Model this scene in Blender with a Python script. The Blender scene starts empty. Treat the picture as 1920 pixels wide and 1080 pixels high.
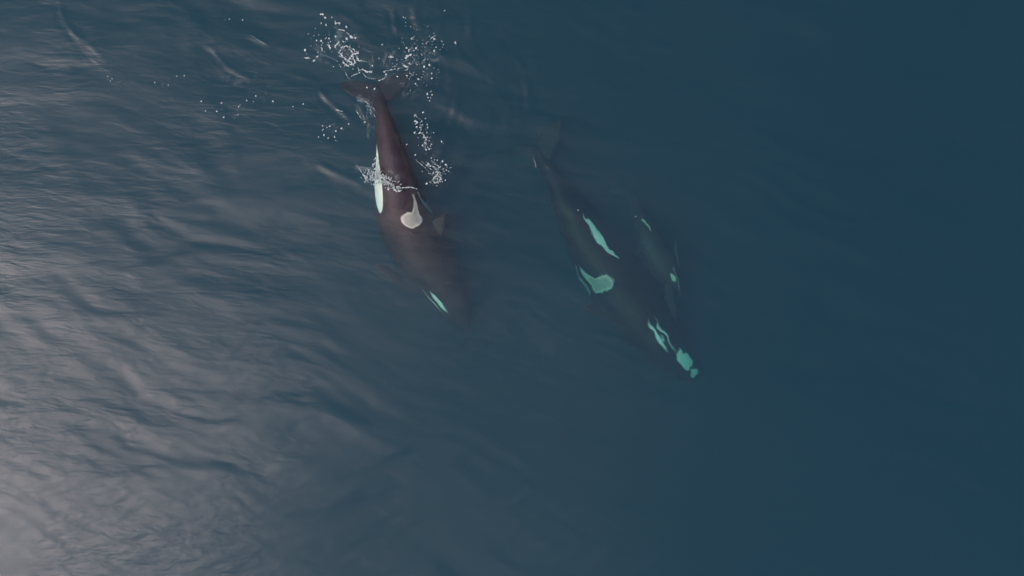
import bpy, bmesh, math, random
import numpy as np
from mathutils import Vector

# ------------------------------------------------------------------ camera, sky, sun, exposure
SC = bpy.context.scene
COL = SC.collection
H = 32.0                      # drone height above the sea (m)
PX = 1920 / 28.0              # photograph pixels per metre at the surface

cam_d = bpy.data.cameras.new('camera')
cam = bpy.data.objects.new('camera', cam_d)
COL.objects.link(cam)
cam.location = (0, 0, H)
cam.rotation_euler = (0, 0, 0)
cam_d.sensor_width = 36.0
cam_d.lens = 36.0 * H / 28.0
cam_d.clip_start = 0.5
cam_d.clip_end = 6000
SC.camera = cam

SUN_EL = math.radians(59)     # sun elevation
SUN_AZ = math.radians(200)    # direction the light comes from, measured from +X towards +Y
world = bpy.data.worlds.new('World')
SC.world = world
world.use_nodes = True
wn = world.node_tree
sky = wn.nodes.new('ShaderNodeTexSky')
sky.sky_type = 'NISHITA'
sky.sun_disc = False
sky.sun_elevation = SUN_EL
sky.sun_rotation = math.radians(90) - SUN_AZ
sky.air_density = 1.0
sky.dust_density = 3.0
sky.ozone_density = 1.0
bg = wn.nodes['Background']
bg.inputs['Strength'].default_value = 0.13
wn.links.new(sky.outputs[0], bg.inputs['Color'])

sun_d = bpy.data.lights.new('sun', 'SUN')
sun_d.energy = 3.4
sun_d.angle = math.radians(12)
sun_d.color = (1.0, 0.80, 0.75)
sun = bpy.data.objects.new('sun', sun_d)
COL.objects.link(sun)
dv = Vector((math.cos(SUN_EL) * math.cos(SUN_AZ), math.cos(SUN_EL) * math.sin(SUN_AZ), math.sin(SUN_EL)))
sun.location = dv * 60
sun.rotation_euler = dv.to_track_quat('Z', 'Y').to_euler()

SC.view_settings.view_transform = 'Standard'
SC.view_settings.look = 'None'
SC.view_settings.gamma = 1.0
SC.view_settings.exposure = -0.25
SC.render.engine = 'CYCLES'
SC.cycles.use_denoising = True
SC.cycles.max_bounces = 6
SC.cycles.volume_bounces = 1
SC.cycles.transparent_max_bounces = 12
SC.cycles.caustics_reflective = False
SC.cycles.caustics_refractive = False

rng = np.random.default_rng(7)
R = random.Random(11)


def W(px, py, z=0.0):
    """photograph pixel -> point of the place at height z"""
    f = (H - z) / H
    return ((px - 960) / PX * f, (540 - py) / PX * f, z)


# ------------------------------------------------------------------ helpers
def tag(o, label=None, cat=None, group=None, kind=None):
    if label: o['label'] = label
    if cat: o['category'] = cat
    if group: o['group'] = group
    if kind: o['kind'] = kind
    return o


def mesh_obj(name, verts, faces, mat, smooth=True):
    me = bpy.data.meshes.new(name)
    me.from_pydata([tuple(v) for v in verts], [], [tuple(f) for f in faces])
    me.update()
    if smooth:
        me.polygons.foreach_set('use_smooth', [True] * len(me.polygons))
    me.materials.append(mat)
    o = bpy.data.objects.new(name, me)
    COL.objects.link(o)
    return o


def new_mat(name):
    m = bpy.data.materials.new(name)
    m.use_nodes = True
    n = m.node_tree
    n.nodes.clear()
    out = n.nodes.new('ShaderNodeOutputMaterial')
    return m, n, out


def smoothstep(a, b, x):
    t = np.clip((x - a) / (b - a), 0, 1)
    return t * t * (3 - 2 * t)


def vnoise(x, y, seed):
    """smooth value noise in numpy, about -1..1"""
    g = np.random.default_rng(seed).uniform(-1, 1, (256, 256))
    xi = np.floor(x).astype(int); yi = np.floor(y).astype(int)
    fx = x - xi; fy = y - yi
    fx = fx * fx * fx * (fx * (fx * 6 - 15) + 10); fy = fy * fy * fy * (fy * (fy * 6 - 15) + 10)
    a = g[xi % 256, yi % 256]; b = g[(xi + 1) % 256, yi % 256]
    c = g[xi % 256, (yi + 1) % 256]; d = g[(xi + 1) % 256, (yi + 1) % 256]
    return (a * (1 - fx) + b * fx) * (1 - fy) + (c * (1 - fx) + d * fx) * fy


def fbm(x, y, seed, octs=3):
    s = 0; a = 1.0
    for i in range(octs):
        s = s + a * vnoise(x * 2 ** i + 13.7 * i, y * 2 ** i - 7.1 * i, seed + i)
        a *= 0.5
    return s


# ------------------------------------------------------------------ water: one closed body of sea
def water_material():
    m, n, out = new_mat('sea_water')
    L = n.links
    tc = n.nodes.new('ShaderNodeTexCoord')
    # fine wind ripples as relief on the modelled waves
    mp = n.nodes.new('ShaderNodeMapping'); mp.inputs['Rotation'].default_value = (0, 0, math.radians(14))
    mp.inputs['Scale'].default_value = (0.45, 1.5, 1)
    L.new(tc.outputs['Object'], mp.inputs['Vector'])
    n1 = n.nodes.new('ShaderNodeTexNoise'); n1.inputs['Scale'].default_value = 3.0
    n1.inputs['Detail'].default_value = 5; n1.inputs['Roughness'].default_value = 0.55
    n1.inputs['Distortion'].default_value = 0.4
    L.new(mp.outputs[0], n1.inputs['Vector'])
    # calm slicks and ruffled patches
    n2 = n.nodes.new('ShaderNodeTexNoise'); n2.inputs['Scale'].default_value = 0.35; n2.inputs['Detail'].default_value = 3
    L.new(tc.outputs['Object'], n2.inputs['Vector'])
    mr = n.nodes.new('ShaderNodeMapRange')
    mr.inputs['From Min'].default_value = 0.35; mr.inputs['From Max'].default_value = 0.65
    mr.inputs['To Min'].default_value = 0.25; mr.inputs['To Max'].default_value = 1.0
    L.new(n2.outputs['Fac'], mr.inputs['Value'])
    bp = n.nodes.new('ShaderNodeBump'); bp.inputs['Distance'].default_value = 0.024
    L.new(mr.outputs[0], bp.inputs['Strength'])
    L.new(n1.outputs['Fac'], bp.inputs['Height'])
    fr = n.nodes.new('ShaderNodeFresnel'); fr.inputs['IOR'].default_value = 1.34
    L.new(bp.outputs[0], fr.inputs['Normal'])
    gl = n.nodes.new('ShaderNodeBsdfGlossy'); gl.distribution = 'GGX'
    gl.inputs['Roughness'].default_value = 0.35
    L.new(bp.outputs[0], gl.inputs['Normal'])
    tr = n.nodes.new('ShaderNodeBsdfTransparent')
    mx = n.nodes.new('ShaderNodeMixShader')
    L.new(fr.outputs[0], mx.inputs[0]); L.new(tr.outputs[0], mx.inputs[1]); L.new(gl.outputs[0], mx.inputs[2])
    L.new(mx.outputs[0], out.inputs['Surface'])
    vs = n.nodes.new('ShaderNodeVolumeScatter')
    vs.inputs['Color'].default_value = (0.31, 0.555, 1.0, 1); vs.inputs['Density'].default_value = 0.315
    vs.inputs['Anisotropy'].default_value = 0.2
    va = n.nodes.new('ShaderNodeVolumeAbsorption')
    va.inputs['Color'].default_value = (0.0, 0.68, 0.71, 1); va.inputs['Density'].default_value = 0.82
    ad = n.nodes.new('ShaderNodeAddShader')
    L.new(vs.outputs[0], ad.inputs[0]); L.new(va.outputs[0], ad.inputs[1])
    L.new(ad.outputs[0], out.inputs['Volume'])
    return m


def poly_dist(X, Y, pts):
    """distance to a polyline and position along it (0..1), signed side"""
    best = np.full(X.shape, 1e9); along = np.zeros(X.shape); side = np.zeros(X.shape)
    n = len(pts) - 1
    for i in range(n):
        ax, ay = pts[i]; bx, by = pts[i + 1]
        dx, dy = bx - ax, by - ay
        l2 = dx * dx + dy * dy
        t = np.clip(((X - ax) * dx + (Y - ay) * dy) / l2, 0, 1)
        ex = X - ax - t * dx; ey = Y - ay - t * dy
        d = np.hypot(ex, ey)
        m = d < best
        best = np.where(m, d, best); along = np.where(m, (i + t) / n, along)
        side = np.where(m, np.sign(dx * (Y - ay) - dy * (X - ax)), side)
    return best, along, side


STEP = 0.065
GX = np.arange(-19.5, 19.5 + 1e-6, STEP); GY = np.arange(-12.35, 12.35 + 1e-6, STEP)
NX, NY = len(GX), len(GY)
X, Y = np.meshgrid(GX, GY, indexing='ij')


def sea_height(X, Y):
    h = np.zeros_like(X)
    wr = np.random.default_rng(5)
    wx = X + 0.35 * fbm(X * 0.35, Y * 0.35, 40); wy = Y + 0.35 * fbm(X * 0.35 + 9, Y * 0.35, 50)
    N = 46
    for i in range(N):
        lam = 0.28 * (2.0 / 0.28) ** wr.uniform(0, 1)
        k = 2 * math.pi / lam
        th = math.radians(-99 + wr.normal(0, 15))
        slope = 0.041 * math.sqrt(2.0 / N) * (1.0 if lam < 2.5 else 1.2)
        h += slope / k * np.sin(k * (wx * math.cos(th) + wy * math.sin(th)) + wr.uniform(0, 6.28))
    patch = 0.45 + 0.55 * smoothstep(-0.35, 0.5, fbm(X * 0.22, Y * 0.22, 70))
    h *= patch
    for lam, dg, ph in ((7.5, -62, 0.4), (5.2, -118, 2.0), (9.5, -20, 4.1), (4.1, -85, 1.2)):      # low swell
        k = 2 * math.pi / lam; th = math.radians(dg)
        h += 0.012 / k * np.sin(k * (wx * math.cos(th) + wy * math.sin(th)) + ph)
    # rings spreading from the beat of the flukes of the whale at the surface
    cx, cy, _ = W(575, 75)
    dx, dy = wx - cx, wy - cy
    r = np.hypot(dx, dy); ang = np.arctan2(dy, dx)
    env = smoothstep(0.8, 3.0, r) * (1 - smoothstep(8, 17, r))
    sector = 0.35 + 0.65 * (0.5 + 0.5 * np.cos(ang - math.radians(238)))
    brk = smoothstep(-0.5, 0.6, fbm(ang * 2.2 + 5, r * 0.35, 90))
    k = 2 * math.pi / 1.05
    h += 0.032 / k * env * sector * brk * np.sin(k * r + 2.2 * fbm(X * 0.3, Y * 0.3, 95))
    # wavelets standing up in the wake
    for pts, a, w in RIDGES:
        wp = [W(*p)[:2] for p in pts]
        d, al, sd = poly_dist(X, Y, wp)
        fade = smoothstep(0, 0.18, al) * (1 - smoothstep(0.78, 1, al)) * (0.65 + 0.5 * vnoise(X * 2.5, Y * 2.5, 31))
        h += a * fade * (np.exp(-(d / w) ** 2) - 0.6 * np.exp(-((d + 2.1 * w * sd) / (1.2 * w)) ** 2))
    edge = np.minimum(np.minimum(X - GX[0], GX[-1] - X), np.minimum(Y - GY[0], GY[-1] - Y))
    return h * smoothstep(0, 1.5, edge)


RIDGES = [
    ([(116, -6), (114, 18), (122, 42), (140, 62), (165, 82), (190, 108), (220, 132)], 0.016, 0.05),
    ([(128, 55), (150, 80), (185, 118), (214, 140)], 0.011, 0.045),
    ([(372, 80), (400, 93), (412, 110), (430, 128), (452, 140), (470, 152), (495, 164)], 0.016, 0.05),
    ([(425, 140), (455, 158), (500, 172), (545, 178)], 0.010, 0.05),
    ([(466, 66), (485, 76), (508, 88)], 0.016, 0.05),
    ([(312, 0), (330, 10), (346, 16)], 0.016, 0.05),
    ([(590, 305), (620, 320), (650, 333), (690, 350)], 0.016, 0.07),
    ([(598, 165), (612, 185), (640, 210), (662, 226)], 0.020, 0.05),
    ([(672, 190), (680, 212), (694, 232)], 0.020, 0.05),
    ([(738, 20), (740, 45), (745, 62)], 0.02, 0.05),
    ([(776, 10), (780, 40), (788, 60)], 0.015, 0.07),
    ([(836, 110), (846, 150), (838, 190)], 0.008, 0.07),
    ([(862, 170), (850, 220), (832, 270), (812, 300)], 0.009, 0.08),
    ([(985, 140), (992, 180), (990, 215)], 0.008, 0.08),
    ([(885, 10), (880, 60), (870, 95)], 0.008, 0.07),
    ([(640, 20), (655, 35), (690, 55)], 0.012, 0.06),
    ([(1120, 630), (1140, 632), (1162, 638)], 0.014, 0.06),
]
_rr = random.Random(21)
for _ in range(34):          # thin swirls left in the wake, bowed round the beating tail
    r0 = _rr.uniform(70, 340); a0 = _rr.uniform(-.9, 2.6); da = _rr.uniform(.12, .35) * (1.4 if r0 < 150 else 1)
    cx0, cy0 = 670 + _rr.gauss(0, 40), 90 + _rr.gauss(0, 30)
    pts = []
    for q in range(6):
        a = a0 + da * (q / 5 - .5) * 2
        rr = r0 * (1 + .10 * math.sin(q * 1.3 + a0 * 5)) + _rr.gauss(0, 3)
        pts.append((cx0 + rr * math.cos(a), cy0 - rr * math.sin(a)))
    RIDGES.append((pts, _rr.uniform(.003, .008), _rr.uniform(.03, .06)))
HT = sea_height(X, Y)


def sea_z(x, y):
    i = int(round((x - GX[0]) / STEP)); j = int(round((y - GY[0]) / STEP))
    return float(HT[min(max(i, 0), NX - 1), min(max(j, 0), NY - 1)])


def build_water():
    n_top = NX * NY
    V = np.empty((n_top, 3)); V[:, 0] = X.ravel(); V[:, 1] = Y.ravel(); V[:, 2] = HT.ravel()
    ii, jj = np.meshgrid(np.arange(NX - 1), np.arange(NY - 1), indexing='ij')
    a = (ii * NY + jj).ravel()
    top = np.stack([a, a + NY, a + NY + 1, a + 1], 1)
    # border loop, counter-clockwise seen from above
    loop = ([i * NY for i in range(NX)] + [(NX - 1) * NY + j for j in range(1, NY)]
            + [i * NY + NY - 1 for i in range(NX - 2, -1, -1)] + [j for j in range(NY - 2, 0, -1)])
    loop = loop[::8] if len(loop) % 8 == 0 else loop
    loop_full = loop
    nl = len(loop_full)
    rim = V[loop_full].copy() * np.array([70, 70, 0])
    low = rim.copy(); low[:, 2] = -40
    o1 = n_top; o2 = n_top + nl
    verts = np.concatenate([V, rim, low])
    me = bpy.data.meshes.new('water')
    faces = top.tolist()
    for k in range(nl):
        k2 = (k + 1) % nl
        faces.append((loop_full[k], o1 + k, o1 + k2, loop_full[k2]))
        faces.append((o1 + k, o2 + k, o2 + k2, o1 + k2))
    faces.append(tuple(o2 + k for k in range(nl - 1, -1, -1)))
    me.from_pydata(verts.tolist(), [], faces)
    me.update()
    me.polygons.foreach_set('use_smooth', [True] * len(me.polygons))
    me.materials.append(water_material())
    o = bpy.data.objects.new('water', me)
    COL.objects.link(o)
    tag(o, kind='structure')


build_water()


def build_seabed():
    m, n, out = new_mat('seabed_sand')
    b = n.nodes.new('ShaderNodeBsdfPrincipled')
    no = n.nodes.new('ShaderNodeTexNoise'); no.inputs['Scale'].default_value = 0.3
    cr = n.nodes.new('ShaderNodeValToRGB')
    cr.color_ramp.elements[0].color = (0.10, 0.09, 0.07, 1); cr.color_ramp.elements[1].color = (0.2, 0.18, 0.14, 1)
    n.links.new(no.outputs['Fac'], cr.inputs[0]); n.links.new(cr.outputs[0], b.inputs['Base Color'])
    b.inputs['Roughness'].default_value = 1.0
    n.links.new(b.outputs[0], out.inputs['Surface'])
    N = 40
    vs = []; fs = []
    for i in range(N + 1):
        for j in range(N + 1):
            x = (i / N - 0.5) * 2400; y = (j / N - 0.5) * 1500
            vs.append((x, y, -37.5 + 0.8 * math.sin(x * 0.013) * math.cos(y * 0.017)))
    for i in range(N):
        for j in range(N):
            a = i * (N + 1) + j
            fs.append((a, a + N + 1, a + N + 2, a + 1))
    tag(mesh_obj('seabed', vs, fs, m), kind='structure')


build_seabed()

# ------------------------------------------------------------------ orcas
T_ = [0, .008, .02, .05, .09, .14, .20, .30, .40, .50, .60, .70, .80, .88, .94, .985, 1.0]
HW = [.004, .015, .025, .043, .058, .074, .090, .106, .109, .102, .087, .065, .044, .031, .024, .014, .006]   # half width
UP = [.003, .014, .026, .046, .062, .077, .092, .107, .111, .106, .094, .074, .052, .034, .021, .012, .005]   # ridge height
DN = [.004, .015, .024, .040, .055, .072, .090, .108, .112, .104, .089, .068, .046, .030, .019, .011, .005]   # belly depth


def build_rest():
    """rest-pose orca, nose at x = 0, fluke notch at x = 1, dorsal ridge +z"""
    bm = bmesh.new()
    nseg = 48
    ts = np.concatenate([np.linspace(0, 0.05, 8)[:-1], np.linspace(0.05, 1.0, 70)])
    rings = []
    for t in ts:
        w = np.interp(t, T_, HW); u = np.interp(t, T_, UP); d = np.interp(t, T_, DN)
        zc = -0.012 * (1 - min(t / 0.2, 1)) ** 2     # the snout sits a little low
        ring = []
        for k in range(nseg):
            a = 2 * math.pi * k / nseg
            s, c = math.sin(a), math.cos(a)
            ring.append(bm.verts.new((t, w * s, zc + (u if c > 0 else d) * c)))
        rings.append(ring)
    for r0, r1 in zip(rings, rings[1:]):
        for k in range(nseg):
            bm.faces.new((r0[k], r0[(k + 1) % nseg], r1[(k + 1) % nseg], r1[k]))
    bm.faces.new(rings[0][::-1]); bm.faces.new(rings[-1])

    def blade(outline, thick, place):
        """closed lens-section blade from a list of (lead, trail) chords; place(u, along, n) -> point"""
        secs = []
        for (s, lead, trail, th) in outline:
            sec = []
            m = 10
            for k in range(m):
                a = 2 * math.pi * k / m
                u = 0.5 - 0.5 * math.cos(a)
                nn = th * math.sin(a) * (1.0 - 0.45 * u)
                sec.append(bm.verts.new(place(lead + (trail - lead) * u, s, nn)))
            secs.append(sec)
        for s0, s1 in zip(secs, secs[1:]):
            for k in range(len(s0)):
                bm.faces.new((s0[k], s0[(k + 1) % len(s0)], s1[(k + 1) % len(s0)], s1[k]))
        bm.faces.new(secs[0][::-1]); bm.faces.new(secs[-1])

    # dorsal fin
    blade([(-.02, .350, .455, .014), (.0, .358, .452, .013), (.022, .378, .450, .011), (.045, .402, .452, .009),
           (.062, .424, .458, .007), (.074, .444, .464, .005), (.080, .456, .468, .004)], 1,
          lambda x, s, nn: (x, nn, 0.100 + s))
    for sg in (-1, 1):
        # flukes
        blade([(0.0, .905, 1.00, .012), (.02, .915, 1.010, .0115), (.05, .936, 1.028, .010), (.08, .961, 1.034, .008),
               (.105, .985, 1.035, .0065), (.122, 1.007, 1.036, .005), (.131, 1.020, 1.036, .004)], 1,
              lambda x, s, nn: (x, sg * s, nn))
        # paddle-shaped flippers
        blade([(-.02, .205, .265, .014), (.02, .205, .278, .014), (.05, .213, .292, .012), (.09, .232, .310, .010),
               (.12, .255, .315, .008), (.14, .275, .312, .006), (.148, .288, .304, .004)], 1,
              lambda x, s, nn: (x + max(s, 0) * .75, sg * (0.072 + s * 0.40), -0.055 - s * 0.52 + nn))
    bmesh.ops.recalc_face_normals(bm, faces=bm.faces)
    me = bpy.data.meshes.new('orca_rest')
    bm.to_mesh(me); bm.free()
    ob = bpy.data.objects.new('orca_rest', me)
    COL.objects.link(ob)
    rm = ob.modifiers.new('remesh', 'REMESH'); rm.mode = 'VOXEL'; rm.voxel_size = 0.0030
    sm = ob.modifiers.new('smooth', 'SMOOTH'); sm.factor = 0.5; sm.iterations = 5
    dg = bpy.context.evaluated_depsgraph_get()
    dg.update()
    ev = bpy.data.meshes.new_from_object(ob.evaluated_get(dg))
    bpy.data.objects.remove(ob); bpy.data.meshes.remove(me)
    nv = len(ev.vertices)
    co = np.empty(nv * 3); ev.vertices.foreach_get('co', co); co = co.reshape(-1, 3)
    return ev, co


REST, RCO = build_rest()


def spline(pts, n=240):
    """Catmull-Rom through points, resampled by arc length"""
    P = np.array(pts, float)
    P = np.vstack([2 * P[0] - P[1], P, 2 * P[-1] - P[-2]])
    out = []
    for i in range(1, len(P) - 2):
        for u in np.linspace(0, 1, 40, endpoint=False):
            p0, p1, p2, p3 = P[i - 1], P[i], P[i + 1], P[i + 2]
            out.append(0.5 * (2 * p1 + (p2 - p0) * u + (2 * p0 - 5 * p1 + 4 * p2 - p3) * u * u + (3 * p1 - p0 - 3 * p2 + p3) * u ** 3))
    out.append(P[-2])
    out = np.array(out)
    d = np.concatenate([[0], np.cumsum(np.linalg.norm(np.diff(out, axis=0), axis=1))])
    s = np.linspace(0, d[-1], n)
    return np.stack([np.interp(s, d, out[:, k]) for k in range(3)], 1), d[-1]


def white_fields(co, seed, p):
    """signed pattern fields (positive inside, in body lengths) of the white markings and the grey saddle"""
    t, y, z = co[:, 0], co[:, 1], co[:, 2]
    al = np.degrees(np.arctan2(np.abs(y), z))           # 0 = dorsal ridge, 180 = belly line
    sgn = np.sign(y)
    rad = np.maximum(np.interp(t, T_, UP), 0.012)
    q = math.pi / 180 * rad                             # length of one degree around the body
    n1 = vnoise(t * 34 + 50, al / 9 + 3 * sgn, seed); n2 = vnoise(t * 34 + 80, al / 9 + 3 * sgn, seed + 1)
    n1 = n1 + .5 * vnoise(t * 80 + 9, al / 4 + 3 * sgn, seed + 4); n2 = n2 + .5 * vnoise(t * 80 + 19, al / 4 + 3 * sgn, seed + 5)
    t2 = t + p.get('wob', .004) * n1; al2 = al + p.get('wob', .004) * 650 * n2  # wavy marking edges, refraction by the water surface put into the pattern

    def ell(tc, ac, st, sa, slope=0.0):
        u = (t2 - tc); v = (al2 - ac - slope * u) * q
        ra = sa * np.interp(tc, T_, UP) * math.pi / 180
        k = np.sqrt((u / st) ** 2 + (v / ra) ** 2)
        return (1 - k) * min(st, ra)

    # eye patch, chin pieces, and thin stripes painting the patch's refracted double
    e = p['eye']
    w = ell(*e)
    for s in p.get('extra', []):
        w = np.maximum(w, ell(*s))
    # white chin, chest and belly
    ab = np.interp(t2, [0, .03, .10, .15, .22, .30, .42, .50, .56, .62, .72, .80, .9], p.get('belly', [168, 168, 168, 168, 170, 172, 172, 168, 165, 168, 172, 175, 200]))
    w = np.maximum(w, (al2 - ab) * q)
    # flank lobe sweeping up and back
    t0, t1, a0, a1, hw0, neck = p['flank']
    f = (t2 - t0) / (t1 - t0)
    ac = a0 + (a1 - a0) * np.clip(f, 0, 1)
    half = hw0 * np.clip(1.35 * np.sqrt(np.clip(f * 3, 0, 1)) * (1 - np.clip(f, 0, 1) ** 2.2), 0, 1.2)
    half = half * (neck + (1 - neck) * smoothstep(.3, .52, f))
    fl = (half - np.abs(al2 - ac)) * q
    fl = np.minimum(fl, np.minimum(t2 - t0, t1 - t2))
    w = np.maximum(w, fl)
    # grey saddle behind the fin: round front lobe with a tail running back beside the ridge
    s = p['saddle']
    sd = ell(s[0], s[1], s[2], s[3], s[4])
    ft = np.clip((t2 - s[0]) / s[5], 0, 1)
    mid = 8 + (s[1] - 8) * (1 - ft) ** 2
    sd = np.maximum(sd, np.minimum((s[3] * 0.75 * (1 - ft) ** 2.0 + 2.0 - np.abs(al2 - mid)) * q, np.minimum(t2 - s[0], s[0] + s[5] - t2)))
    sd = np.minimum(sd, (al - 5.0) * q)
    # fins stay black, their undersides white on the flukes
    body_r = np.where(z > 0, np.interp(t, T_, UP), np.interp(t, T_, DN))
    fin = (z > body_r + .008) | (np.abs(y) > np.interp(t, T_, HW) + .008)
    w = np.where(fin, -.02, w); sd = np.where(z > body_r + .006, -.02, sd)
    w = np.where(t > .9, np.clip((-z - .0045) * 5, -.02, .02), w)
    return np.clip(w, -.03, .03), np.clip(sd, -.03, .03)


def orca_material(name, dark, white, saddle, soft):
    m, n, out = new_mat(name)
    L = n.links
    b = n.nodes.new('ShaderNodeBsdfPrincipled')

    def field(attr, sft):
        a = n.nodes.new('ShaderNodeAttribute'); a.attribute_name = attr
        r = n.nodes.new('ShaderNodeMapRange'); r.interpolation_type = 'SMOOTHSTEP'
        r.inputs['From Min'].default_value = -sft; r.inputs['From Max'].default_value = sft
        L.new(a.outputs['Fac'], r.inputs['Value'])
        return r.outputs[0]
    tc = n.nodes.new('ShaderNodeTexCoord')
    no = n.nodes.new('ShaderNodeTexNoise'); no.inputs['Scale'].default_value = 2.2; no.inputs['Detail'].default_value = 6
    L.new(tc.outputs['Object'], no.inputs['Vector'])
    cr = n.nodes.new('ShaderNodeValToRGB')
    cr.color_ramp.elements[0].position = .3; cr.color_ramp.elements[1].position = .75
    cr.color_ramp.elements[0].color = (*[c * .8 for c in dark], 1); cr.color_ramp.elements[1].color = (*[c * 1.35 for c in dark], 1)
    L.new(no.outputs['Fac'], cr.inputs[0])
    # saddle: pale grey, mottled, paler along its rim
    ns = n.nodes.new('ShaderNodeTexNoise'); ns.inputs['Scale'].default_value = 9; ns.inputs['Detail'].default_value = 4
    L.new(tc.outputs['Object'], ns.inputs['Vector'])
    cs = n.nodes.new('ShaderNodeValToRGB')
    cs.color_ramp.elements[0].position = .3; cs.color_ramp.elements[1].position = .7
    cs.color_ramp.elements[0].color = (*[c * .85 for c in saddle], 1); cs.color_ramp.elements[1].color = (*[min(1, c * 1.12) for c in saddle], 1)
    L.new(ns.outputs['Fac'], cs.inputs[0])
    rim_a = n.nodes.new('ShaderNodeAttribute'); rim_a.attribute_name = 'saddle'
    rim = n.nodes.new('ShaderNodeMapRange'); rim.interpolation_type = 'SMOOTHSTEP'
    rim.inputs['From Min'].default_value = .003; rim.inputs['From Max'].default_value = .011
    rim.inputs['To Min'].default_value = 1.0; rim.inputs['To Max'].default_value = .66
    L.new(rim_a.outputs['Fac'], rim.inputs['Value'])
    rimx = n.nodes.new('ShaderNodeVectorMath'); rimx.operation = 'SCALE'
    L.new(cs.outputs[0], rimx.inputs[0]); L.new(rim.outputs[0], rimx.inputs['Scale'])
    m1 = n.nodes.new('ShaderNodeMix'); m1.data_type = 'RGBA'
    L.new(field('saddle', soft * 1.3), m1.inputs['Factor']); L.new(cr.outputs[0], m1.inputs['A']); L.new(rimx.outputs[0], m1.inputs['B'])
    m2 = n.nodes.new('ShaderNodeMix'); m2.data_type = 'RGBA'
    L.new(field('white', soft), m2.inputs['Factor']); L.new(m1.outputs['Result'], m2.inputs['A'])
    m2.inputs['B'].default_value = (*white, 1)
    L.new(m2.outputs['Result'], b.inputs['Base Color'])
    b.inputs['Roughness'].default_value = 0.5
    b.inputs['Specular IOR Level'].default_value = 0.22
    fn = n.nodes.new('ShaderNodeTexNoise'); fn.inputs['Scale'].default_value = 9; fn.inputs['Detail'].default_value = 6; fn.inputs['Roughness'].default_value = .7
    L.new(tc.outputs['Object'], fn.inputs['Vector'])
    bp = n.nodes.new('ShaderNodeBump'); bp.inputs['Strength'].default_value = 0.6; bp.inputs['Distance'].default_value = 0.03
    L.new(fn.outputs['Fac'], bp.inputs['Height']); L.new(bp.outputs[0], b.inputs['Normal'])
    L.new(b.outputs[0], out.inputs['Surface'])
    return m


def make_orca(name, path, roll, pattern, mat, seed, label, scale_girth=1.0):
    """path: nose-to-tail (px, py, z); roll: (t, degrees) the ridge leans towards the whale's own left (+) or right (-)"""
    C, length = spline([W(*p) for p in path])
    n = len(C)
    tan = np.gradient(C, axis=0); tan /= np.linalg.norm(tan, axis=1)[:, None]
    up = np.array([0, 0, 1.0]) - tan * tan[:, 2:3]
    up /= np.linalg.norm(up, axis=1)[:, None]
    side = np.cross(tan, up)             # with nose-to-tail tangent this is the whale's left
    rt = np.radians(np.interp(np.linspace(0, 1, n), [a for a, _ in roll], [b for _, b in roll]))
    k = np.ones(9) / 9
    rt = np.convolve(np.pad(rt, 4, mode='edge'), k, 'valid')
    ridge = up * np.cos(rt)[:, None] + side * np.sin(rt)[:, None]
    lat = up * np.sin(rt)[:, None] - side * np.cos(rt)[:, None]
    s = RCO[:, 0] * (n - 1)
    i = np.clip(np.floor(s).astype(int), 0, n - 2); f = (s - i)[:, None]

    def at(A):
        return A[i] * (1 - np.clip(f, 0, 1)) + A[i + 1] * np.clip(f, 0, 1)
    base = at(C) + at(tan) * (np.where(f > 1, f - 1, np.where(f < 0, f, 0)) * length / (n - 1))
    P = base + at(lat) * (RCO[:, 1:2] * length * scale_girth) + at(ridge) * (RCO[:, 2:3] * length * scale_girth)
    # outline wobble growing with depth, shaped in to imitate refraction by the waves
    amp = .028 * np.clip(-P[:, 2], 0, 1.6)
    ox = fbm(P[:, 0] * 2.0 + 31, P[:, 1] * 2.6 + 7, seed + 60, 2); oy = fbm(P[:, 0] * 2.0 + 71, P[:, 1] * 2.6 + 47, seed + 70, 2)
    P = P + np.stack([amp * ox, amp * oy, 0 * ox], 1)
    w, sd = white_fields(RCO, seed, pattern)
    me = REST.copy(); me.name = name
    org = C[n // 2].copy()
    me.vertices.foreach_set('co', (P - org).ravel())
    for nm, v in (('white', w), ('saddle', sd)):
        a = me.attributes.new(nm, 'FLOAT', 'POINT'); a.data.foreach_set('value', v.astype(np.float32))
    me.materials.clear(); me.materials.append(mat)
    me.polygons.foreach_set('use_smooth', [True] * len(me.polygons))
    me.update()
    o = bpy.data.objects.new(name, me)
    o.location = org
    COL.objects.link(o)
    tag(o, label, 'killer whale', 'killer whales swimming together')
    return o


brown = orca_material('orca_skin_brown_sheen', (.037, .030, .040), (.74, .84, .78), (.60, .60, .56), .0024)  # browner skin, lightened in base colour for sky reflection off the wet back
adult = orca_material('orca_skin', (.026, .018, .021), (.80, .90, .86), (.55, .56, .52), .0030)
young = orca_material('calf_skin', (.043, .036, .040), (.92, .80, .60), (.07, .06, .07), .004)

# whale at the surface: tail stock and back awash, head sloping down
make_orca('killer_whale',
          [(880, 621, -1.45), (858, 580, -1.3), (830, 530, -1.22), (792, 470, -1.08), (760, 415, -.84), (745, 360, -.57),
           (735, 305, -.40), (724, 245, -.30), (713, 200, -.36), (705, 160, -.52)],
          [(0, 40), (.2, 46), (.36, 58), (.47, 56), (.6, 46), (.75, 32), (.9, 12), (1, 5)],
          dict(eye=(.158, 80, .046, 5.5, 60), extra=[(.172, 98, .045, 1.6, 60)], flank=(.545, .78, 100, 84, 15, .95),
               saddle=(.500, 36, .036, 20, 0, .09), wob=.0018),
          brown, 3, 'black and white killer whale at the surface with splashing flukes and pale saddle')

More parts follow.
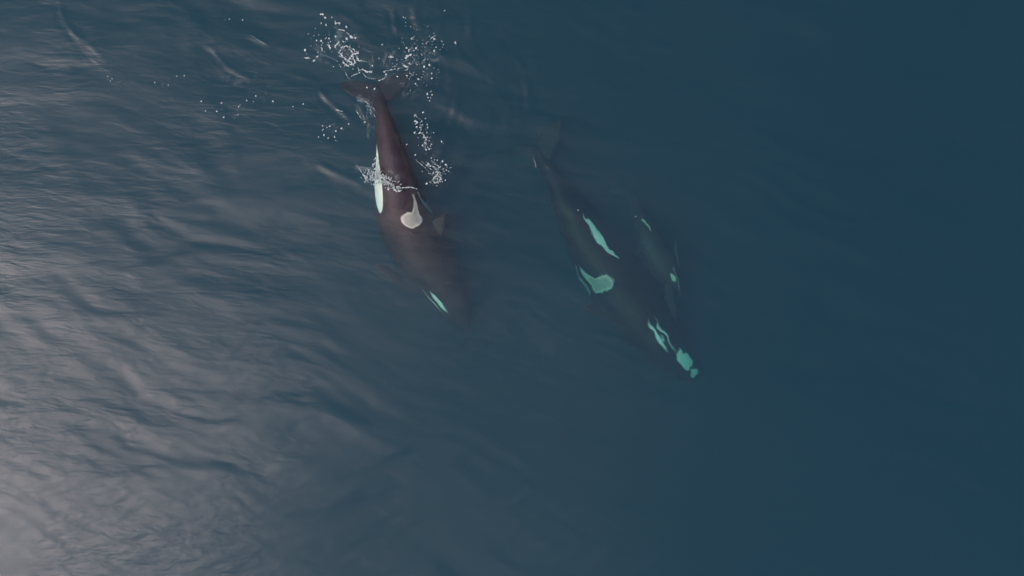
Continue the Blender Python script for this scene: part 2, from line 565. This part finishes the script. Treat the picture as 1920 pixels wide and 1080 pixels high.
# deeper whale, rolled to show its left flank
make_orca('killer_whale',
          [(1310, 715, -2.0), (1258, 657, -1.82), (1208, 598, -1.84), (1163, 535, -1.85), (1118, 470, -1.65), (1080, 405, -1.45),
           (1048, 350, -1.40), (1022, 310, -1.40), (1000, 272, -1.45)],
          [(0, -78), (.2, -70), (.45, -64), (.6, -62), (.75, -48), (.9, -25), (1, -15)],
          dict(eye=(.222, 64, .050, 4, 60), extra=[(.215, 77, .045, 2.2, 60), (.122, 76, .024, 12, 300), (.096, 84, .026, 17, 200), (.090, 68, .018, 8, 0), (.046, 80, .015, 20, 250)], belly=[170, 170, 170, 170, 172, 172, 172, 168, 165, 168, 172, 175, 200], flank=(.53, .72, 86, 70, 9.5, .4),
               saddle=(.492, 31, .030, 24, 0, .085), wob=.005),
          adult, 8, 'submerged killer whale with turquoise tinted patches beside the small calf')

# small calf at the far side of the deeper whale
make_orca('killer_whale_calf',
          [(1276, 556, -1.7), (1256, 520, -1.5), (1232, 476, -1.45), (1210, 430, -1.5), (1190, 385, -1.75), (1172, 348, -2.1)],
          [(0, -60), (.5, -55), (1, -15)],
          dict(eye=(.185, 62, .036, 9, 60), extra=[(.155, 78, .07, 2.5, 90)], flank=(.55, .67, 62, 50, 6, .6),
               saddle=(.47, 26, .03, 10, 0, .08), wob=.009),
          young, 15, 'small faint killer whale calf with thin yellowish patches, right of the deeper whale')
bpy.data.meshes.remove(REST)


# ------------------------------------------------------------------ foam and spray
def foam_material():
    m, n, out = new_mat('sea_foam')
    b = n.nodes.new('ShaderNodeBsdfPrincipled')
    no = n.nodes.new('ShaderNodeTexNoise'); no.inputs['Scale'].default_value = 30; no.inputs['Detail'].default_value = 3
    cr = n.nodes.new('ShaderNodeValToRGB')
    cr.color_ramp.elements[0].color = (.40, .50, .50, 1); cr.color_ramp.elements[1].color = (.74, .83, .82, 1)
    cr.color_ramp.elements[0].position = .35; cr.color_ramp.elements[1].position = .65
    n.links.new(no.outputs['Fac'], cr.inputs[0]); n.links.new(cr.outputs[0], b.inputs['Base Color'])
    b.inputs['Roughness'].default_value = .5
    tr = n.nodes.new('ShaderNodeBsdfTransparent'); mx = n.nodes.new('ShaderNodeMixShader'); mx.inputs[0].default_value = .8
    n.links.new(tr.outputs[0], mx.inputs[1]); n.links.new(b.outputs[0], mx.inputs[2])
    n.links.new(mx.outputs[0], out.inputs['Surface'])
    return m


FOAM = foam_material()
_ico = bmesh.new(); bmesh.ops.create_icosphere(_ico, subdivisions=1, radius=1)
ICO_V = np.array([v.co[:] for v in _ico.verts]); ICO_F = np.array([[v.index for v in f.verts] for f in _ico.faces]); _ico.free()


class Foam:
    def __init__(self): self.v = []; self.f = []; self.n = 0

    def blob(self, px, py, r, z=None, stretch=1.0, ang=0.0, flat=.5):
        x, y, _ = W(px, py)
        zz = sea_z(x, y) + (.03 if z is None else z)
        r = r / PX
        v = ICO_V * (1 + .28 * np.array([R.uniform(-1, 1) for _ in range(len(ICO_V))]))[:, None]
        v = v * np.array([r * stretch, r, r * flat])
        c, s = math.cos(ang), math.sin(ang)
        v = np.stack([v[:, 0] * c - v[:, 1] * s, v[:, 0] * s + v[:, 1] * c, v[:, 2]], 1) + np.array([x, y, zz])
        self.v.append(v); self.f.append(ICO_F + self.n); self.n += len(v)

    def line(self, pts, w, z=None, gap=.12, taper=True):
        w = w * .86; gap = gap + .1
        tot = 0; P = np.array(pts, float)
        L = np.concatenate([[0], np.cumsum(np.hypot(*np.diff(P, axis=0).T))])
        s = 0
        while s < L[-1]:
            u = s / L[-1]
            ww = w * (0.35 + 1.25 * R.random() ** 1.4) * ((.45 + .55 * math.sin(math.pi * u)) if taper else 1)
            if R.random() > gap:
                x = np.interp(s, L, P[:, 0]); y = np.interp(s, L, P[:, 1])
                x2 = np.interp(min(s + 1, L[-1]), L, P[:, 0]); y2 = np.interp(min(s + 1, L[-1]), L, P[:, 1])
                self.blob(x + R.gauss(0, .45 * w), y + R.gauss(0, .45 * w), ww, z, 1.3, math.atan2(-(y2 - y), x2 - x + 1e-6))
            s += max(ww * .9, .5)

    def dots(self, lst, r=1.8, z=None):
        for x, y in lst: self.blob(x, y, r * R.uniform(.6, 1.25), z, R.uniform(1, 1.6), R.uniform(0, 3.1), .7)

    def scatter(self, cx, cy, sx, sy, n, r0, r1, rot=0, zmax=.12):
        c, s = math.cos(rot), math.sin(rot)
        for _ in range(n):
            a, b = R.gauss(0, sx), R.gauss(0, sy)
            self.blob(cx + a * c - b * s, cy + a * s + b * c, (r0 + (r1 - r0) * R.random() ** 2.2) * .9, R.uniform(.01, zmax), R.uniform(1, 1.7), R.uniform(0, 3.1), .7)

    def build(self, name, label):
        o = mesh_obj(name, np.concatenate(self.v), np.concatenate(self.f), FOAM)
        tag(o, label, 'sea foam', kind='stuff')
        return o


def Z1(pts):   # coordinates read in the enlargement of (540,0)-(940,225)
    return [(540 + a / 4.8, b / 4.8) for a, b in pts]


def Z2(pts):   # enlargement of (580,200)-(920,400), 5.4 x
    return [(580 + a / 5.4, 200 + b / 5.4) for a, b in pts]


# left fluke splash: lacy ring of foam and drops
F = Foam()
F.line(Z1([(468, 462), (490, 428), (530, 417), (575, 438), (612, 462), (638, 474)]), 1.3)
F.line(Z1([(462, 468), (480, 492), (510, 522), (545, 546)]), 1.9, gap=.05)
F.line(Z1([(545, 546), (570, 505), (610, 482), (636, 474)]), 2.6, gap=.05)
F.line(Z1([(545, 430), (575, 462), (585, 498)]), 1.3)
F.line(Z1([(500, 552), (515, 575), (545, 603)]), 2.1)
F.line(Z1([(545, 575), (590, 590), (602, 555), (580, 520)]), 2.0)
F.line(Z1([(520, 545), (560, 560), (600, 590)]), 1.7)
F.line(Z1([(618, 510), (640, 545), (665, 556)]), 1.7)
F.line(Z1([(462, 375), (450, 395), (425, 415), (432, 436)]), 1.7)
F.line(Z1([(350, 402), (372, 405), (380, 448)]), 1.5)
F.line(Z1([(296, 424), (308, 440), (306, 466)]), 1.2)
F.line(Z1([(150, 462), (165, 440)]), 1.6)
F.line(Z1([(150, 522), (180, 518), (200, 530)]), 1.4)
F.dots(Z1([(235, 545)]), 2.4); F.dots(Z1([(528, 244)]), 3.0); F.dots(Z1([(575, 334)]), 2.6); F.dots(Z1([(530, 352)]), 2.4)
F.dots(Z1([(465, 212), (430, 212), (395, 158), (336, 160), (295, 130), (312, 130), (345, 225), (300, 210), (430, 330), (372, 348), (300, 368), (258, 367), (610, 343), (500, 378), (266, 510)]), 1.8)
F.line(Z1([(450, 266), (490, 272), (520, 284)]), 1.1)
F.line(Z1([(425, 190), (432, 210), (462, 205), (470, 222)]), 1.1)
F.line(Z1([(520, 290), (560, 320), (600, 340)]), .7)
F.line(Z1([(668, 628), (695, 640), (740, 650), (762, 640)]), 2.0, gap=.03)
F.dots(Z1([(762, 595)]), 2.2)
F.line(Z1([(625, 600), (645, 635), (672, 628)]), .8); F.dots(Z1([(635, 640), (645, 655)]), 1.7)
F.line(Z1([(640, 545), (690, 550), (715, 562)]), .7)
F.line(Z1([(565, 690), (600, 675), (645, 660)]), .8)
F.line(Z1([(510, 640), (535, 690), (565, 725)]), .6, gap=.35)
F.line(Z1([(670, 655), (700, 690), (750, 712), (800, 706)]), .6, gap=.2)
F.line(Z1([(760, 500), (768, 545), (775, 570)]), .5, gap=.4)
F.scatter(*Z1([(400, 380)])[0], 28, 13, 70, .35, 1.3)
F.scatter(*Z1([(540, 520)])[0], 12, 14, 60, .3, 1.1)
F.build('fluke_foam', 'lacy white foam and drops thrown up above the left fluke')

# right fluke splash
F = Foam()
F.line(Z1([(800, 736), (830, 722), (862, 708), (890, 690)]), 1.1)
F.line(Z1([(856, 650), (880, 640), (930, 630), (985, 622), (1030, 612)]), .9, gap=.35)
F.dots(Z1([(870, 648), (885, 672), (988, 692)]), 1.9)
F.line(Z1([(905, 520), (930, 512), (948, 522)]), 1.6); F.line(Z1([(925, 500), (930, 520)]), 1.3)
F.line(Z1([(1052, 530), (1075, 512), (1112, 496)]), 2.6, gap=.02)
F.line(Z1([(1040, 590), (1055, 605), (1080, 604)]), 2.0, gap=.02)
F.line(Z1([(1080, 575), (1115, 582), (1130, 566)]), .9)
F.line(Z1([(1050, 640), (1072, 632), (1084, 612)]), .8)
F.line(Z1([(1064, 680), (1078, 690)]), 1.6)
F.line(Z1([(940, 605), (975, 598)]), .7)
F.dots(Z1([(1070, 435), (1090, 455), (1135, 460), (1155, 440), (1118, 356), (1240, 535), (1275, 590), (1228, 605), (1335, 430), (1318, 462),
           (1175, 716), (1150, 756), (1295, 664), (1297, 708), (1100, 662), (1410, 100), (850, 406), (820, 528)]), 1.7)
F.line(Z1([(1085, 475), (1092, 450), (1115, 440)]), 1.0)
F.dots(Z1([(1276, 910), (1298, 856), (1285, 882), (1256, 848), (1290, 826), (1262, 880)]), 1.7)
F.line(Z1([(1260, 390), (1290, 350), (1335, 320)]), 1.0, gap=.4)
F.dots(Z1([(1320, 356), (1385, 375), (1510, 394), (1506, 384)]), 1.6)
F.dots(Z1([(1040, 158), (1058, 165), (1060, 205), (1062, 238), (1105, 243), (1138, 262)]), .9)
F.line(Z1([(1090, 360), (1120, 345), (1150, 330)]), .7, gap=.4)
F.scatter(*Z1([(1200, 540)])[0], 22, 17, 130, .3, 1.0)
F.scatter(*Z1([(1240, 420)])[0], 18, 14, 60, .3, 1.0)
F.scatter(*Z1([(1180, 720)])[0], 16, 12, 50, .3, .9)
F.scatter(*Z1([(1010, 600)])[0], 14, 8, 40, .3, .9)
F.dots(Z1([(714, 790), (782, 802)]), 2.2, .05)
F.build('fluke_foam', 'scattered white drops and foam flecks off the right fluke')

# column of drops to the right of the tail stock
F = Foam()
F.line(Z2([(1070, 92), (1095, 100)]), 1.6); F.line(Z2([(1070, 140), (1088, 158), (1075, 180)]), 2.0, gap=.02)
F.dots(Z2([(1155, 60), (1200, 212), (1195, 184), (1090, 208), (1130, 215), (1068, 268), (1238, 520), (1150, 394), (1180, 375), (1183, 436), (1215, 432),
           (1238, 384), (1340, 356), (1075, 490), (990, 384)]), 1.7)
F.line(Z2([(1110, 275), (1130, 262), (1140, 280)]), 1.8); F.line(Z2([(1150, 285), (1165, 310), (1190, 318)]), 1.6)
F.line(Z2([(1170, 365), (1192, 378)]), 1.4); F.dots(Z2([(1185, 338)]), 1.6)
F.scatter(*Z2([(1150, 230)])[0], 9, 15, 60, .35, 1.3)
F.scatter(*Z2([(1190, 390)])[0], 10, 9, 26, .35, 1.2)
for dx, dy in [(0, 0), (35, 4), (80, 16), (110, 2)]:
    a = (1075 + dx * 1.4, 540 + dy * 1.2)
    F.line(Z2([a, (a[0] + 70, a[1] + 55), (a[0] + 135, a[1] + 110)]), .6, gap=.3)
F.line(Z2([(1250, 745), (1270, 710), (1305, 700), (1335, 725), (1310, 760), (1275, 775), (1250, 750)]), 1.3, gap=.1)
F.line(Z2([(1205, 570), (1228, 605)]), 2.0)
F.dots(Z2([(1225, 604), (1310, 665), (1285, 635), (1360, 630), (1385, 590), (1350, 555), (1190, 780), (1300, 690)]), 1.9)
F.scatter(*Z2([(1290, 640)])[0], 13, 11, 90, .4, 1.5)
F.scatter(*Z2([(1290, 735)])[0], 6, 6, 50, .4, 1.4)
F.build('spray', 'trail of white spray drops right of the tail stock, ending in a frothy clump')

# foam where the sea washes over the back
F = Foam()
F.line(Z2([(460, 572), (510, 630), (540, 680), (575, 730), (610, 775)]), .6, gap=.3)
F.line(Z2([(540, 690), (570, 705), (600, 770)]), 1.4)
F.line(Z2([(690, 505), (672, 525), (660, 548)]), 1.2); F.line(Z2([(680, 560), (640, 600), (655, 620)]), .8, gap=.3)
for _ in range(95):
    u = R.random()
    x = 600 + 230 * u + R.gauss(0, 22); y = 685 + 95 * u + R.gauss(0, 42 * (1 - .45 * u))
    a = R.uniform(0, 6.28); l = R.uniform(10, 34)
    F.line(Z2([(x, y), (x + l * math.cos(a), y + l * math.sin(a)), (x + l * 1.3 * math.cos(a + .9), y + l * 1.3 * math.sin(a + .9))]), R.uniform(.45, 1.0), R.uniform(.10, .22), gap=.1)
for _ in range(40):
    u = R.random()
    x = 800 + 130 * u + R.gauss(0, 10); y = 770 + 70 * u + R.gauss(0, 22)
    a = R.uniform(0, 6.28); l = R.uniform(8, 26)
    F.line(Z2([(x, y), (x + l * math.cos(a), y + l * math.sin(a))]), R.uniform(.5, 1.0), R.uniform(.16, .24), gap=.05)
F.line(Z2([(865, 815), (875, 850), (900, 865), (940, 855)]), 1.9, .22, gap=.02)
F.line(Z2([(905, 810), (935, 830), (980, 826), (1040, 822), (1100, 840)]), 1.1, .20, gap=.02)
F.line(Z2([(805, 830), (820, 855)]), 1.5, .20)
F.scatter(*Z2([(680, 720)])[0], 12, 8, 60, .35, 1.2, zmax=.13)
F.scatter(*Z2([(650, 640)])[0], 6, 9, 26, .3, 1.0)
F.build('foam_line', 'frothy line of wash crossing the back of the surfacing whale')

# film of white water running off the tail stock
F = Foam()
for x0, y0, x1, y1 in [(545, 700, 600, 745), (560, 745, 620, 790), (590, 790, 640, 850), (610, 760, 660, 810), (530, 695, 575, 720), (600, 830, 630, 885), (640, 860, 665, 900), (440, 690, 520, 705)]:
    a = (600 + x0 / 6.353, 80 + y0 / 6.353); b = (600 + x1 / 6.353, 80 + y1 / 6.353)
    F.line([a, ((a[0] + b[0]) / 2 + R.uniform(-2, 2), (a[1] + b[1]) / 2), b], .7, .06, gap=.35)
F.scatter(693, 205, 5, 9, 60, .25, .75, zmax=.1)
F.scatter(686, 222, 4, 9, 24, .25, .7, zmax=.06)
F.build('tail_froth', 'thin froth running off the left edge of the tail stock')

# loose drops on the left
F = Foam()
F.dots([(378, 190), (416, 193), (386, 208), (407, 209), (448, 200), (512, 190), (447, 215), (463, 189), (480, 180), (463, 188), (420, 220), (550, 200), (569, 195)], 1.5)
F.scatter(440, 203, 22, 9, 18, .3, .9)
F.build('spray', 'loose white drops on calm water left of the tail')
F = Foam()
F.dots(Z2([(98, 310), (196, 320), (260, 308), (273, 250), (210, 200), (138, 198), (182, 214), (402, 178), (565, 157), (330, 222), (153, 288), (268, 345)]), 1.6)
F.line(Z2([(125, 250), (142, 240), (150, 225)]), .8, gap=.3)
F.line(Z2([(205, 200), (240, 185), (262, 170)]), .6, gap=.4)
F.line(Z2([(265, 25), (290, 38), (345, 55)]), 1.0, gap=.2)
F.line(Z2([(475, 40), (500, 75), (530, 125)]), 1.0, gap=.25)
F.scatter(*Z2([(240, 250)])[0], 14, 12, 20, .3, .8)
F.build('spray', 'small group of white drops between the tail stock and the grey sheen')
F = Foam()
F.dots([(203, 144), (208, 152), (211, 148), (291, 155), (332, 143), (346, 142), (316, 160), (422, 37), (430, 36), (455, 37)], 1.2)
F.line([(470, 66), (485, 76), (505, 87)], .6, gap=.3)
F.scatter(232, 162, 12, 6, 26, .25, .6)
F.scatter(310, 160, 8, 5, 14, .25, .6)
F.scatter(452, 150, 20, 10, 30, .25, .6)
F.build('spray', 'faint flecks at the foot of the curved wavelets, upper left')
F = Foam()
F.dots([(1084, 394), (1192, 406)], 1.1)
F.line([(1000, 296), (1004, 306), (1005, 316)], .6, gap=.4)
F.line([(1022, 312), (1030, 318)], .5, gap=.3)
F.line([(1147, 632), (1162, 638)], .35, gap=.5)
F.build('spray', 'few tiny pale flecks over the deeper whale')


# thin films of bubbles spread on the churned water
def film_material():
    m, n, out = new_mat('bubble_film')
    L = n.links
    tc = n.nodes.new('ShaderNodeTexCoord')
    no = n.nodes.new('ShaderNodeTexNoise'); no.inputs['Scale'].default_value = 1.6; no.inputs['Detail'].default_value = 8
    no.inputs['Roughness'].default_value = .68; no.inputs['Distortion'].default_value = 1.6
    L.new(tc.outputs['Object'], no.inputs['Vector'])
    mr = n.nodes.new('ShaderNodeMapRange'); mr.interpolation_type = 'SMOOTHSTEP'
    mr.inputs['From Min'].default_value = .50; mr.inputs['From Max'].default_value = .74
    L.new(no.outputs['Fac'], mr.inputs['Value'])
    at = n.nodes.new('ShaderNodeAttribute'); at.attribute_name = 'cover'
    mu = n.nodes.new('ShaderNodeMath'); mu.operation = 'MULTIPLY'
    L.new(mr.outputs[0], mu.inputs[0]); L.new(at.outputs['Fac'], mu.inputs[1])
    d = n.nodes.new('ShaderNodeBsdfDiffuse'); d.inputs['Color'].default_value = (.66, .78, .78, 1)
    tr = n.nodes.new('ShaderNodeBsdfTransparent'); mx = n.nodes.new('ShaderNodeMixShader')
    L.new(mu.outputs[0], mx.inputs[0]); L.new(tr.outputs[0], mx.inputs[1]); L.new(d.outputs[0], mx.inputs[2])
    L.new(mx.outputs[0], out.inputs['Surface'])
    return m


FILM = film_material()


def film(cx, cy, rx, ry, rot, cover, lift, label):
    vs = []; fs = []; cv = []
    na, nr = 40, 10
    c, s = math.cos(rot), math.sin(rot)
    for i in range(nr + 1):
        for k in range(na):
            a = 2 * math.pi * k / na; r = i / nr
            wob = 1 + .18 * math.sin(3 * a + cx) + .10 * math.sin(7 * a + cy)
            u, v = rx * r * wob * math.cos(a), ry * r * wob * math.sin(a)
            x, y, _ = W(cx + u * c - v * s, cy + u * s + v * c)
            vs.append((x, y, sea_z(x, y) + lift)); cv.append(cover * (1 - r * r) ** 1.0)
    for i in range(nr):
        for k in range(na):
            k2 = (k + 1) % na
            fs.append((i * na + k, (i + 1) * na + k, (i + 1) * na + k2, i * na + k2))
    o = mesh_obj('bubble_film', vs, fs, FILM)
    a = o.data.attributes.new('cover', 'FLOAT', 'POINT'); a.data.foreach_set('value', cv)
    tag(o, label, 'sea foam', kind='stuff')


film(655, 100, 85, 45, .5, .30, .035, 'thin pale bubble film swirling round the left fluke splash')
film(775, 120, 65, 60, -.3, .24, .035, 'thin pale bubble film under the drops off the right fluke')
film(686, 215, 16, 45, -.25, .40, .045, 'narrow bubble film down the left side of the tail stock')
film(722, 336, 62, 24, .35, .38, .11, 'bubble film round the wash over the whale back')
film(815, 318, 26, 30, .3, .40, .035, 'bubble film under the frothy clump right of the whale')
film(470, 160, 75, 22, .45, .12, .03, 'faint bubble film below the upper left wavelet')
